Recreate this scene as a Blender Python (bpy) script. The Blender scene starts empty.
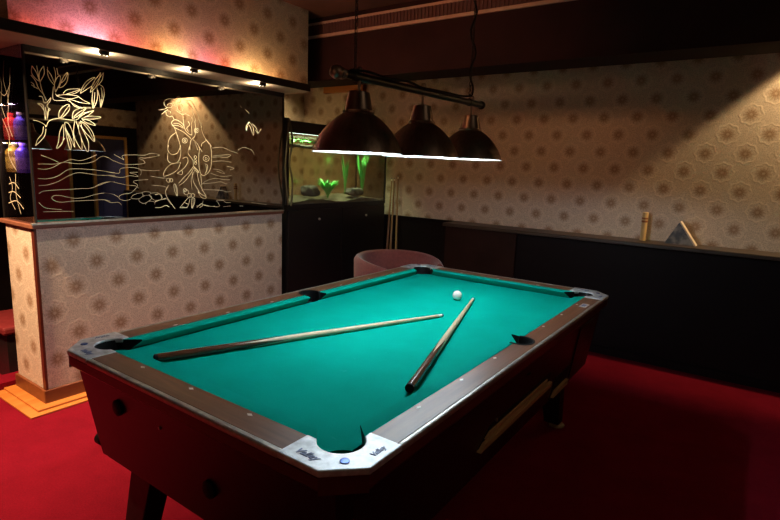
import bpy, bmesh, math, random
from mathutils import Vector, Matrix
random.seed(7)
C = bpy.context.scene.collection
PI = math.pi
sc = bpy.context.scene
sc.view_settings.view_transform = 'Standard'
sc.view_settings.look = 'None'
sc.view_settings.gamma = 1
sc.view_settings.exposure = 0.0
sc.view_settings.use_curve_mapping = False

# ------------------------------------------------------------------ helpers
def NB(): return bmesh.new()

def box(bm, x0, x1, y0, y1, z0, z1):
    v = [bm.verts.new((x, y, z)) for z in (z0, z1) for y in (y0, y1) for x in (x0, x1)]
    for f in ((0,2,3,1),(4,5,7,6),(0,1,5,4),(2,6,7,3),(0,4,6,2),(1,3,7,5)):
        bm.faces.new([v[i] for i in f])

def frustum(bm, c0, hx0, hy0, c1, hx1, hy1):
    "four sided solid between two centred rectangles"
    a = [bm.verts.new((c0[0]+sx*hx0, c0[1]+sy*hy0, c0[2])) for sx, sy in ((-1,-1),(1,-1),(1,1),(-1,1))]
    b = [bm.verts.new((c1[0]+sx*hx1, c1[1]+sy*hy1, c1[2])) for sx, sy in ((-1,-1),(1,-1),(1,1),(-1,1))]
    bm.faces.new(a[::-1]); bm.faces.new(b)
    for i in range(4): bm.faces.new((a[i], a[(i+1)%4], b[(i+1)%4], b[i]))

def prism(bm, pts, lo, hi, axis='z'):
    def mk(p, h):
        if axis == 'z': return (p[0], p[1], h)
        if axis == 'x': return (h, p[0], p[1])
        return (p[0], h, p[1])
    a = [bm.verts.new(mk(p, lo)) for p in pts]; b = [bm.verts.new(mk(p, hi)) for p in pts]
    bm.faces.new(a[::-1]); bm.faces.new(b)
    n = len(pts)
    for i in range(n): bm.faces.new((a[i], a[(i+1)%n], b[(i+1)%n], b[i]))

def lathe(bm, prof, c=(0,0,0), seg=32, axis='z', close=False):
    rings = []
    for r, h in prof:
        ring = []
        for k in range(seg):
            t = 2*PI*k/seg; a, b = r*math.cos(t), r*math.sin(t)
            p = (a, b, h) if axis == 'z' else ((h, a, b) if axis == 'x' else (b, h, a))
            ring.append(bm.verts.new((p[0]+c[0], p[1]+c[1], p[2]+c[2])))
        rings.append(ring)
    for i in range(len(rings)-1):
        for k in range(seg):
            bm.faces.new((rings[i][k], rings[i][(k+1)%seg], rings[i+1][(k+1)%seg], rings[i+1][k]))
    if close:
        bm.faces.new(rings[0][::-1]); bm.faces.new(rings[-1])

def smooth_line(pts, n=5):
    pts = [Vector(p) for p in pts]
    if len(pts) < 3: return pts
    out = []
    for i in range(len(pts)-1):
        p0 = pts[max(i-1,0)]; p1 = pts[i]; p2 = pts[i+1]; p3 = pts[min(i+2, len(pts)-1)]
        for k in range(n):
            t = k/n
            out.append(.5*((2*p1)+(p2-p0)*t+(2*p0-5*p1+4*p2-p3)*t*t+(3*p1-p0-3*p2+p3)*t**3))
    out.append(pts[-1]); return out

def tube(bm, pts, r, seg=8, cap=True):
    pts = [Vector(p) for p in pts]; rings = []
    n = len(pts)
    for i, p in enumerate(pts):
        d = (pts[min(i+1,n-1)]-pts[max(i-1,0)]).normalized()
        up = Vector((0,0,1)) if abs(d.z) < .9 else Vector((1,0,0))
        s = d.cross(up).normalized(); u = s.cross(d)
        rr = r[i] if isinstance(r, (list, tuple)) else r
        rings.append([bm.verts.new(p+rr*(math.cos(2*PI*k/seg)*s+math.sin(2*PI*k/seg)*u)) for k in range(seg)])
    for i in range(n-1):
        for k in range(seg):
            bm.faces.new((rings[i][k], rings[i][(k+1)%seg], rings[i+1][(k+1)%seg], rings[i+1][k]))
    if cap:
        bm.faces.new(rings[0][::-1]); bm.faces.new(rings[-1])

def ball(bm, c, r, u=24, v=16, sx=1, sy=1, sz=1):
    bmesh.ops.create_uvsphere(bm, u_segments=u, v_segments=v, radius=r,
        matrix=Matrix.Translation(c) @ Matrix.Diagonal((sx, sy, sz, 1)))

def worldloc(o):
    v = Vector((0,0,0))
    while o is not None:
        v += o.location; o = o.parent
    return v

def obj(name, bm, mat, parent=None, smooth=False, bevel=0, loc=None, auto=True):
    "one mesh object; vertices are given in world metres (or local when loc is given)"
    bmesh.ops.recalc_face_normals(bm, faces=bm.faces[:])
    base = worldloc(parent) if parent else Vector((0,0,0))
    if loc is not None: base = base*0
    elif parent is None:
        lo = Vector((min(v.co.x for v in bm.verts), min(v.co.y for v in bm.verts), min(v.co.z for v in bm.verts)))
        hi = Vector((max(v.co.x for v in bm.verts), max(v.co.y for v in bm.verts), max(v.co.z for v in bm.verts)))
        base = Vector(((lo.x+hi.x)/2, (lo.y+hi.y)/2, lo.z))
    bmesh.ops.translate(bm, verts=bm.verts[:], vec=-base)
    me = bpy.data.meshes.new(name); bm.to_mesh(me); bm.free()
    o = bpy.data.objects.new(name, me); C.objects.link(o)
    me.materials.append(mat)
    if smooth:
        for p in me.polygons: p.use_smooth = True
        me.set_sharp_from_angle(angle=math.radians(40))
    if parent: o.parent = parent
    else: o.location = base if loc is None else loc
    if bevel:
        m = o.modifiers.new('bevel', 'BEVEL'); m.width = bevel; m.segments = 2; m.limit_method = 'ANGLE'
    return o

def thing(name, label, cat, loc=(0,0,0), group=None):
    o = bpy.data.objects.new(name, None); C.objects.link(o); o.location = loc
    o.empty_display_size = .05
    o['label'] = label; o['category'] = cat
    if group: o['group'] = group
    return o

def tag(o, label, cat, group=None):
    o['label'] = label; o['category'] = cat
    if group: o['group'] = group
    return o

def struct(name, bm, mat, bevel=0):
    o = obj(name, bm, mat, bevel=bevel); o['kind'] = 'structure'; return o

def dup(root, loc, label=None):
    r = root.copy(); C.objects.link(r); r.location = loc
    if label: r['label'] = label
    for ch in list(root.children):
        c = ch.copy(); C.objects.link(c); c.parent = r
        for g in list(ch.children):
            d = g.copy(); C.objects.link(d); d.parent = c
    return r

# ------------------------------------------------------------------ materials
def newmat(name):
    m = bpy.data.materials.new(name); m.use_nodes = True
    nt = m.node_tree; nt.nodes.clear()
    out = nt.nodes.new('ShaderNodeOutputMaterial')
    return m, nt, out

def sock(nt, node, key, val):
    s = node.inputs[key]
    if isinstance(val, bpy.types.NodeSocket): nt.links.new(val, s)
    else: s.default_value = val

def principled(nt, out, **kw):
    p = nt.nodes.new('ShaderNodeBsdfPrincipled')
    names = dict(color='Base Color', rough='Roughness', metal='Metallic', normal='Normal', spec='Specular IOR Level',
                 coat='Coat Weight', coat_rough='Coat Roughness', sheen='Sheen Weight', emit='Emission Color', estr='Emission Strength', trans='Transmission Weight', ior='IOR', aniso='Anisotropic')
    for k, v in kw.items(): sock(nt, p, names[k], v)
    nt.links.new(p.outputs[0], out.inputs['Surface'])
    return p

def rgb(c): return (c[0], c[1], c[2], 1)

def mth(nt, op, a, b=None, c=None):
    n = nt.nodes.new('ShaderNodeMath'); n.operation = op
    for i, v in enumerate((a, b, c)):
        if v is None: continue
        if isinstance(v, bpy.types.NodeSocket): nt.links.new(v, n.inputs[i])
        else: n.inputs[i].default_value = v
    return n.outputs[0]

def mixc(nt, f, a, b):
    n = nt.nodes.new('ShaderNodeMix'); n.data_type = 'RGBA'
    for key, v in ((0, f), (6, a), (7, b)):
        if isinstance(v, bpy.types.NodeSocket): nt.links.new(v, n.inputs[key])
        else: n.inputs[key].default_value = v if key == 0 else rgb(v)
    return n.outputs[2]

def coords(nt, kind='Object'):
    return nt.nodes.new('ShaderNodeTexCoord').outputs[kind]

def noise(nt, vec, scale, detail=3, rough=.5, dist=0, out='Fac'):
    n = nt.nodes.new('ShaderNodeTexNoise')
    if vec is not None: nt.links.new(vec, n.inputs['Vector'])
    n.inputs['Scale'].default_value = scale; n.inputs['Detail'].default_value = detail
    n.inputs['Roughness'].default_value = rough; n.inputs['Distortion'].default_value = dist
    return n.outputs[out]

def mapr(nt, v, a, b, c=0., d=1.):
    n = nt.nodes.new('ShaderNodeMapRange')
    nt.links.new(v, n.inputs[0])
    for i, x in enumerate((a, b, c, d)): n.inputs[i+1].default_value = x
    return n.outputs[0]

def vmul(nt, vec, s):
    n = nt.nodes.new('ShaderNodeVectorMath'); n.operation = 'MULTIPLY'
    nt.links.new(vec, n.inputs[0]); n.inputs[1].default_value = s
    return n.outputs[0]

def bump(nt, h, strength=.3, dist=.002):
    n = nt.nodes.new('ShaderNodeBump'); n.inputs['Strength'].default_value = strength
    n.inputs['Distance'].default_value = dist; nt.links.new(h, n.inputs['Height'])
    return n.outputs[0]

def plain(name, col, rough=.5, metal=0, var=.12, scale=30, spec=.5, bmp=0, coat=0, stretch=(1,1,1), sheen=0):
    m, nt, out = newmat(name)
    v = vmul(nt, coords(nt), stretch)
    n = noise(nt, v, scale, 4)
    c = mixc(nt, mapr(nt, n, .3, .7), [x*(1-var) for x in col], [min(1, x*(1+var)) for x in col])
    r = mapr(nt, n, .3, .7, max(0, rough-.05), min(1, rough+.05))
    kw = dict(color=c, rough=r, metal=metal, spec=spec, coat=coat, sheen=sheen)
    if bmp: kw['normal'] = bump(nt, n, bmp)
    principled(nt, out, **kw)
    return m

def wood(name, c1, c2, axis=1, rough=.35, scale=14, coat=0, spec=.5):
    m, nt, out = newmat(name)
    st = [1, 1, 1]; st[axis] = .07
    v = vmul(nt, coords(nt), st)
    n = noise(nt, v, scale, 6, .6, 1.2)
    n2 = noise(nt, v, scale*7, 3, .6)
    f = mth(nt, 'ADD', mth(nt, 'MULTIPLY', n, .75), mth(nt, 'MULTIPLY', n2, .25))
    c = mixc(nt, mapr(nt, f, .35, .65), c1, c2)
    principled(nt, out, color=c, rough=rough, coat=coat, coat_rough=.15, spec=spec)
    return m

def emission(name, col, s):
    m, nt, out = newmat(name)
    e = nt.nodes.new('ShaderNodeEmission'); e.inputs[0].default_value = rgb(col); e.inputs[1].default_value = s
    nt.links.new(e.outputs[0], out.inputs['Surface']); return m

def wallpaper(name, axis, u0, v0, base=(.63,.535,.44), dark=(.215,.105,.035), W=.25, H=.275):
    "foil damask paper: a staggered grid of star medallions on a fine scrolled ground"
    m, nt, out = newmat(name)
    g = nt.nodes.new('ShaderNodeNewGeometry').outputs['Position']
    sp = nt.nodes.new('ShaderNodeSeparateXYZ'); nt.links.new(g, sp.inputs[0])
    u = sp.outputs[axis]; v = sp.outputs[2]
    def cell(x, x0, w):
        return mth(nt, 'MULTIPLY', mth(nt, 'SUBTRACT', mth(nt, 'FRACT', mth(nt, 'ADD', mth(nt, 'DIVIDE', mth(nt, 'SUBTRACT', x, x0), w), 100.5)), .5), w)
    def rad(a, b): return mth(nt, 'SQRT', mth(nt, 'ADD', mth(nt, 'MULTIPLY', a, a), mth(nt, 'MULTIPLY', b, b)))
    ua, va = cell(u, u0, W), cell(v, v0, H); ub, vb = cell(u, u0+W/2, W), cell(v, v0+H/2, H)
    ra, rb = rad(ua, va), rad(ub, vb)
    sel = mth(nt, 'LESS_THAN', ra, rb)
    def pick(a, b):
        return mth(nt, 'ADD', mth(nt, 'MULTIPLY', sel, a), mth(nt, 'MULTIPLY', mth(nt, 'SUBTRACT', 1., sel), b))
    du, dv, r = pick(ua, ub), pick(va, vb), mth(nt, 'MINIMUM', ra, rb)
    th = mth(nt, 'ARCTAN2', dv, du)
    c12 = mth(nt, 'COSINE', mth(nt, 'MULTIPLY', th, 12.)); c8 = mth(nt, 'COSINE', mth(nt, 'MULTIPLY', th, 8.))
    star = mth(nt, 'SUBTRACT', r, mth(nt, 'MULTIPLY', c12, .006))
    starm = mapr(nt, star, .052, .016)
    core = mapr(nt, r, .012, .007)
    lob = mth(nt, 'ABSOLUTE', mth(nt, 'SUBTRACT', mth(nt, 'SUBTRACT', r, mth(nt, 'MULTIPLY', c8, .005)), .068))
    ring = mapr(nt, lob, .009, .003)
    w = noise(nt, g, 14, 2, .5, 0, 'Color')
    mv = nt.nodes.new('ShaderNodeVectorMath'); mv.operation = 'MULTIPLY_ADD'
    nt.links.new(w, mv.inputs[0]); mv.inputs[1].default_value = (.05,.05,.05); nt.links.new(g, mv.inputs[2])
    vo = nt.nodes.new('ShaderNodeTexVoronoi'); vo.feature = 'DISTANCE_TO_EDGE'
    nt.links.new(mv.outputs[0], vo.inputs['Vector']); vo.inputs['Scale'].default_value = 90
    scroll = mapr(nt, vo.outputs['Distance'], .06, .16)
    fine = noise(nt, g, 160, 2, .7)
    gr = mth(nt, 'ADD', mth(nt, 'MULTIPLY', scroll, .5), mth(nt, 'MULTIPLY', fine, .5))
    ground = mixc(nt, gr, [x*1.2 for x in base], [x*.62 for x in base])
    c = mixc(nt, mth(nt, 'MULTIPLY', ring, .28), ground, [x*1.3 for x in base])
    c = mixc(nt, mth(nt, 'MULTIPLY', starm, mth(nt, 'ADD', .52, mth(nt, 'MULTIPLY', fine, .45))), c, dark)
    c = mixc(nt, mth(nt, 'MULTIPLY', core, .4), c, base)
    hgt = mth(nt, 'ADD', mth(nt, 'MULTIPLY', gr, .5), mth(nt, 'ADD', starm, ring))
    principled(nt, out, color=c, rough=.5, metal=.12, normal=bump(nt, hgt, .35, .0015), spec=.4)
    return m
ETCH_FOLIAGE = [[-617,1837,-597,1811,-584,1773,-563,1746,-554,1717],[-576,1809,-568,1763,-551,1718],[-608,1885,-613,1849,-596,1823,-578,1811],[-608,1885,-589,1853,-578,1811],[-553,1894,-553,1853,-576,1809],[-553,1894,-575,1856,-578,1811],[-586,1889,-583,1860,-580,1832],[-619,1802,-607,1793,-605,1775],[-618,1788,-589,1772],[-586,1734,-570,1733,-563,1704,-549,1709,-528,1735,-535,1714,-551,1688,-535,1671,-550,1658,-553,1615],[-597,1697,-572,1694,-566,1668,-564,1614],[-597,1697,-579,1685,-566,1662],[-534,1892,-536,1856,-527,1828,-509,1804],[-538,1879,-520,1853,-505,1813],[-503,1897,-497,1863,-502,1820],[-489,1894,-485,1858],[-503,1766,-506,1807,-489,1846,-474,1854,-479,1817,-503,1766],[-487,1792,-463,1802,-440,1835,-435,1879,-460,1850,-484,1793],[-471,1819,-452,1840,-435,1879],[-512,1794,-519,1740,-509,1723,-462,1729,-438,1738],[-505,1759,-498,1751,-483,1756],[-465,1765,-446,1786,-410,1797,-373,1799,-405,1773,-442,1762],[-448,1764,-411,1781,-373,1799],[-501,1748,-454,1760,-385,1760,-425,1742,-467,1740,-501,1748],[-388,1760,-364,1744,-325,1727,-378,1727,-414,1735,-438,1738],[-450,1733,-415,1716,-379,1701,-323,1704],[-438,1738,-410,1704,-367,1696],[-375,1777,-360,1816,-333,1852,-290,1877,-302,1837,-336,1807,-375,1777],[-361,1798,-334,1833,-290,1877],[-321,1790,-302,1844,-267,1893,-257,1908,-269,1861,-297,1813,-321,1790],[-310,1811,-282,1853,-240,1911],[-240,1911,-249,1871,-270,1842,-297,1813],[-304,1812,-313,1753,-310,1703,-284,1757,-281,1821],[-270,1842,-245,1827,-244,1781,-267,1711,-268,1753,-278,1809],[-258,1825,-255,1780,-267,1711],[-295,1794,-301,1749,-310,1703],[-622,1608,-595,1604,-568,1589,-564,1577],[-561,1580,-544,1612,-503,1628,-420,1627,-389,1639],[-575,1579,-583,1542,-607,1510,-620,1476],[-564,1568,-572,1531,-597,1499,-620,1476],[-559,1683,-558,1659,-561,1620],[-543,1676,-552,1623],[-497,1635,-489,1672,-457,1704,-436,1709,-441,1678,-473,1640,-497,1635],[-485,1636,-459,1676,-436,1709],[-426,1633,-417,1674,-379,1697,-348,1701,-388,1658,-426,1633],[-419,1643,-393,1670,-348,1701],[-395,1635,-375,1666,-343,1679,-307,1692,-338,1663,-377,1640],[-386,1646,-356,1669,-307,1692],[-377,1640,-332,1658,-267,1658,-307,1644,-371,1638],[-377,1637,-333,1632,-302,1609,-340,1615,-374,1634],[-384,1627,-347,1605,-318,1562,-314,1517,-344,1547,-374,1583,-384,1627],[-378,1621,-343,1580,-314,1520],[-390,1620,-394,1563,-356,1456,-347,1508,-363,1552,-385,1602],[-414,1624,-424,1560,-415,1517,-387,1467,-384,1519,-398,1588,-408,1625],[-466,1613,-446,1603,-428,1554,-423,1478,-439,1522,-465,1582,-466,1613],[-476,1600,-496,1555,-505,1505,-517,1467,-489,1493,-476,1544,-476,1600],[-468,1582,-462,1533,-449,1464,-441,1490,-456,1546,-468,1582],[-472,1526,-501,1480,-517,1467],[792,1667,793,1701,820,1732,802,1695,792,1667],[820,1732,856,1693,861,1637,838,1677,820,1711],[847,1720,884,1695,903,1654,875,1680],[903,1654,936,1692],[737,1840,750,1828],[785,1818,821,1795]]
ETCH_WATER = [[-616,1380,-565,1381,-531,1382,-489,1393,-446,1410,-403,1405,-358,1417,-305,1442],[-618,1355,-579,1353,-538,1366,-489,1393,-429,1388,-373,1390,-320,1405,-286,1429,-253,1434,-206,1409],[-621,1303,-571,1302,-523,1316,-468,1352,-425,1359,-362,1357,-297,1352,-203,1340],[-618,1266,-573,1269,-519,1288,-464,1320,-414,1337,-351,1331,-299,1324,-204,1325],[-621,1222,-598,1235,-540,1240,-468,1243,-406,1247,-355,1248,-302,1265,-247,1285,-206,1285],[-561,1196,-548,1209,-519,1210,-483,1201,-441,1192,-384,1196,-331,1211,-271,1220,-210,1209],[-561,1196,-544,1180,-509,1172,-448,1177,-359,1178,-280,1180,-240,1168],[-596,1426,-563,1415,-513,1392],[-625,1173,-593,1143,-512,1131],[-606,1122,-524,1121,-452,1118],[-203,1449,-176,1434,-145,1419,-155,1434,-147,1446,-86,1451,-11,1452,28,1465,90,1459,58,1447,-4,1435,-42,1435,-46,1428,-20,1418,-17,1401,-81,1393,-153,1393,-208,1412],[-253,1345,-181,1337,-173,1358,-155,1369,-97,1374,-45,1364,-39,1339,-47,1327],[-254,1325,-200,1316,-157,1313,-114,1324,-62,1318,-77,1332,-113,1342,-61,1346],[-324,1258,-284,1278,-236,1287,-188,1278,-131,1266,-80,1261,-58,1246],[5,1300,-78,1294,-90,1282,-65,1268,-81,1243,-112,1218,-155,1212,-181,1202,-185,1184,-150,1171,-113,1179],[-273,1220,-226,1213,-185,1191],[-269,1177,-235,1161,-193,1163,-173,1145],[-113,1190,-90,1207,-44,1217,-34,1199,-61,1181,-99,1182,-113,1190],[-44,1217,-14,1226,17,1218,9,1204,-34,1199],[17,1213,64,1216,88,1197,87,1174,47,1168,23,1183,9,1204],[-34,1192,-15,1202,16,1198,23,1179,-25,1151,-58,1163,-61,1181],[46,1153,54,1160,111,1177,128,1177,160,1138],[-21,1144,-1,1162,38,1160,45,1142],[-38,1361,39,1357,86,1360],[22,1322,100,1312,149,1309],[27,1264,98,1260,139,1248],[487,1522,572,1532,642,1512,714,1496],[491,1467,571,1478,647,1483,611,1462,547,1464,491,1458],[490,1429,570,1437,652,1430],[616,1400,676,1387,639,1376],[489,1378,557,1370,591,1346,522,1364],[471,1349,556,1327,651,1333],[398,1269,442,1297,510,1312,591,1303,638,1303],[398,1274,486,1279,555,1288,596,1274,614,1274],[397,1237,474,1231,566,1226,601,1215,649,1220],[351,1121,394,1129,406,1157],[394,1134,460,1117,540,1110,529,1139,518,1154,576,1152,599,1137,641,1136],[575,1108,641,1111],[721,1108,752,1107],[714,1520,764,1542,840,1526,866,1492],[836,1130,985,1110]]
ETCH_FIGURE = [[138,1771,135,1795,160,1813,201,1819,221,1809,226,1832,243,1841,255,1821,246,1805,225,1792,204,1782],[142,1768,150,1761,166,1763],[155,1776,171,1789,192,1784,183,1765,158,1762],[246,1794,263,1789,266,1763,253,1744,232,1756,225,1777,200,1778],[94,1739,117,1743,150,1756],[112,1714,133,1731,158,1748],[145,1732,148,1714,168,1704,185,1711],[153,1740,174,1739,177,1728],[215,1750,265,1726],[189,1711,201,1691],[187,1653,183,1671,201,1687,230,1686,267,1663,271,1641,229,1653,187,1653],[196,1664,229,1667,267,1648],[265,1726,291,1733,325,1721,338,1700,328,1669,331,1616,322,1600,283,1627,271,1664,268,1701,265,1726],[302,1689,315,1668,292,1643,305,1622],[187,1653,211,1636,261,1618,304,1591,321,1577],[289,1818,320,1825,345,1806,362,1778,379,1742,387,1705,400,1675,408,1637,430,1592,485,1533],[289,1818,306,1801,336,1782,339,1753,356,1717,360,1694],[302,1819,319,1799],[199,1643,214,1607,226,1571,237,1534,236,1497],[210,1607,176,1582,154,1544,148,1492],[355,1694,359,1649,352,1595,320,1562,310,1500],[294,1562,288,1550,274,1544,261,1548,256,1559,262,1571,275,1577,289,1573,294,1562],[282,1561,280,1557,275,1554,270,1556,268,1560,270,1564,275,1567,280,1565,282,1561],[385,1635,380,1624,367,1619,354,1622,349,1633,355,1644,367,1649,380,1646,385,1635],[374,1635,372,1630,367,1628,362,1629,360,1633,362,1638,367,1640,372,1639,374,1635],[430,1592,438,1570,410,1552,400,1528],[439,1577,466,1548],[338,1571,373,1542,391,1504],[351,1556,364,1526,372,1503],[155,1524,149,1490,177,1465,216,1476,237,1512,243,1529],[148,1472,146,1429,170,1408,219,1419,241,1468,243,1529],[239,1415,179,1404,140,1381,114,1342,118,1316],[239,1415,217,1370,167,1338,114,1320],[255,1442,285,1452,295,1426,273,1389,242,1362],[211,1343,247,1362,246,1335,211,1343],[161,1297,156,1288,146,1284,136,1288,132,1297,136,1306,147,1310,157,1306,161,1297],[178,1297,174,1289,165,1286,156,1289,153,1297,157,1305,166,1308,175,1305,178,1297],[335,1391,303,1354,261,1317,219,1277],[340,1382,307,1336,265,1290,224,1263],[314,1534,297,1479,331,1436,335,1391],[350,1373,317,1309,320,1235],[324,1363,332,1290,378,1216],[361,1364,375,1291,400,1235,432,1187],[392,1337,400,1225],[367,1221,399,1197,431,1183,420,1169,388,1184,367,1221],[184,1268,194,1272,208,1237,206,1192,188,1228,184,1268],[194,1263,201,1232,204,1196],[340,1391,371,1364,376,1350,350,1364,340,1391],[345,1384,373,1355],[426,1412,448,1403,442,1366,425,1342],[433,1407,440,1370,427,1345],[316,1290,320,1235],[318,1176,339,1171,333,1134,316,1106,312,1144,318,1176],[326,1171,324,1134,317,1111],[463,1450,455,1435,438,1429,421,1434,414,1448,422,1463,439,1469,456,1464,463,1450],[447,1449,444,1444,438,1441,432,1443,430,1449,432,1454,439,1456,445,1454,447,1449],[376,1537,407,1493],[474,1543,483,1488,476,1394,447,1347,403,1332,382,1374,379,1447,386,1511],[145,1264,124,1229,128,1193,151,1157,188,1107],[144,1122,121,1132,82,1120,45,1121],[224,1115,271,1163,303,1190],[239,1119,280,1117,302,1172],[255,1150,286,1135],[293,1217,288,1206,274,1201,261,1206,256,1218,262,1229,275,1234,288,1229,293,1217],[315,1194,309,1184,297,1180,286,1184,281,1195,286,1205,298,1209,310,1205,315,1194],[339,1194,334,1185,324,1181,313,1185,309,1194,314,1203,324,1207,335,1203,339,1194],[277,1231,273,1224,265,1221,256,1224,253,1232,257,1239,265,1242,274,1239,277,1231],[363,1455,360,1449,353,1446,345,1448,342,1454,346,1461,353,1464,360,1461,363,1455],[360,1432,357,1426,350,1424,343,1426,341,1432,344,1437,350,1440,357,1438,360,1432],[363,1414,360,1408,353,1406,347,1408,344,1414,347,1419,354,1422,361,1420,363,1414],[353,1110,392,1137,402,1122,375,1109],[403,1127,452,1116,504,1114],[48,1204,86,1207,94,1176,46,1160],[94,1172,122,1176],[223,1114,280,1112]]
PEND, SPOTP, SPG, UPL, TANKP, SPOTR, LEFTP, PASSP, ROOMP, WASH, REARP = 16, 22.0, 1.9, 1.05, 11, 130, 800, 30, 3, 60, 14
# ------------------------------------------------------------------ palette
PAPER_BAR = wallpaper('paper_bar', 1, .169, .816)
PAPER_BAR_END = wallpaper('paper_bar_end', 0, -2.115, .88)
PAPER_FASCIA = wallpaper('paper_fascia', 1, .02, 2.36)
PAPER_BACK = wallpaper('paper_back', 0, 1.095, 1.629)
PAPER_WEST = wallpaper('paper_west', 1, 1.6, 1.5)
PAPER_EAST = wallpaper('paper_east', 1, .1, 1.9)
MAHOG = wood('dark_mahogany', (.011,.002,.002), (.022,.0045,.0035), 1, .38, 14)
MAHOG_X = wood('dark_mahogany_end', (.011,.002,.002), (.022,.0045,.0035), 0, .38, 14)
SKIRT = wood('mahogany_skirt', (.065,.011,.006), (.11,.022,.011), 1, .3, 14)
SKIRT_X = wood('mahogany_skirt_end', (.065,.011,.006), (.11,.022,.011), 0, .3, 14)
RAIL = wood('rail_laminate', (.10,.034,.014), (.19,.076,.034), 1, .42, 22, spec=.6)
RAIL_X = wood('rail_laminate_end', (.10,.034,.014), (.19,.076,.034), 0, .42, 22, spec=.6)
METAL_TRIM = plain('worn_metal_trim', (.46,.43,.39), .42, .8, .25, 40)
CAST = plain('cast_metal', (.62,.64,.66), .48, .6, .3, 40, bmp=.15)
CAST_DARK = plain('letter_ink', (.16,.20,.34), .5, .2)
NACRE = plain('pearl_inlay', (.75,.70,.62), .3)
BLACK_RUBBER = plain('black_rubber', (.005,.005,.006), .6, spec=.2)
BLACK_SATIN = plain('black_satin_wood', (.009,.007,.008), .4)
BLACK_METAL = plain('black_metal', (.02,.018,.017), .4, .5)
ORANGE_WOOD = wood('orange_plinth_wood', (.40,.13,.025), (.55,.20,.045), 1, .4, 10)
ORANGE_GLOW = wood('orange_wall_glow', (.40,.13,.025), (.55,.20,.045), 0, .4, 10)
SKIRTING = wood('bar_skirting_wood', (.12,.035,.012), (.20,.06,.02), 1, .4, 10)
LEDGE = wood('bar_ledge_wood', (.16,.06,.035), (.24,.10,.06), 1, .35, 10)
TAN_WOOD = wood('tan_wood', (.42,.27,.12), (.60,.40,.20), 1, .45, 16)
DARK_PANEL = plain('dark_stained_panel', (.0055,.0030,.0040), .55, 0, .2, 6, .15)
BROWN_PANEL = plain('dark_red_brown_panel', (.022,.008,.006), .5, 0, .2, 6, .2)
COUNTER_TOP = wood('counter_top', (.03,.02,.013), (.05,.034,.022), 0, .45, 10)
CEILING = plain('dark_ceiling', (.10,.055,.045), .8, 0, .2, 5, .1)
BEAM = plain('beam_paint', (.028,.012,.013), .8, 0, .2, 5, .1)
GRILLE = plain('grille_enamel', (.50,.36,.28), .5, 0, .1, 20)
GRILLE_DARK = plain('grille_recess', (.09,.04,.04), .7)
CORNICE = plain('cornice_paint', (.42,.36,.29), .55, 0, .15, 8)
CORNICE_LIP = plain('cornice_lip', (.02,.010,.008), .6)
BRONZE = None

def make_carpet():
    m, nt, out = newmat('red_carpet')
    g = coords(nt)
    n1 = noise(nt, g, 130, 4, .8); n2 = noise(nt, g, 6, 4, .65)
    f = mth(nt, 'ADD', mth(nt, 'MULTIPLY', n1, .6), mth(nt, 'MULTIPLY', n2, .4))
    c = mixc(nt, mapr(nt, f, .3, .7), (.10,.0026,.0085), (.20,.0055,.018))
    principled(nt, out, color=c, rough=.95, spec=.04, normal=bump(nt, n1, .5, .004))
    return m
CARPET = make_carpet()

def make_cloth():
    m, nt, out = newmat('teal_cloth')
    g = coords(nt)
    n1 = noise(nt, g, 420, 2, .7); n2 = noise(nt, g, 5, 4, .6)
    n3 = noise(nt, g, 26, 2, .5)
    f = mth(nt, 'ADD', mth(nt, 'MULTIPLY', n1, .5), mth(nt, 'MULTIPLY', n2, .5))
    c = mixc(nt, mapr(nt, f, .3, .7), (.0,.285,.215), (.0,.36,.275))
    c = mixc(nt, mapr(nt, n3, .72, .80), c, (.02,.36,.29))
    principled(nt, out, color=c, rough=.95, spec=.03, normal=bump(nt, n1, .25, .001))
    return m
CLOTH = make_cloth()

def make_bronze():
    m, nt, out = newmat('brushed_bronze')
    st = vmul(nt, coords(nt), (1, 1, .02))
    n = noise(nt, st, 60, 4, .6)
    c = mixc(nt, mapr(nt, n, .3, .7), (.24,.19,.155), (.38,.30,.245))
    principled(nt, out, color=c, rough=mapr(nt, n,   .3, .7, .30, .42), metal=1.)
    return m
BRONZE = make_bronze()
ENAMEL = plain('white_enamel', (.70,.71,.73), .4, 0, .02)

def make_mirror():
    m, nt, out = newmat('smoked_mirror')
    n = noise(nt, coords(nt), 1.5, 2)
    g = nt.nodes.new('ShaderNodeBsdfGlossy'); g.inputs['Roughness'].default_value = .012
    nt.links.new(mixc(nt, n, (.53,.49,.43), (.58,.54,.48)), g.inputs['Color'])
    d = nt.nodes.new('ShaderNodeBsdfDiffuse'); d.inputs[0].default_value = (.004,.003,.003,1)
    mx = nt.nodes.new('ShaderNodeMixShader'); mx.inputs[0].default_value = .9
    nt.links.new(d.outputs[0], mx.inputs[1]); nt.links.new(g.outputs[0], mx.inputs[2])
    nt.links.new(mx.outputs[0], out.inputs['Surface']); return m
MIRROR = make_mirror()
ETCH = plain('frosted_etching', (.88,.82,.56), .7, 0, .1, 12)

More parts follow.
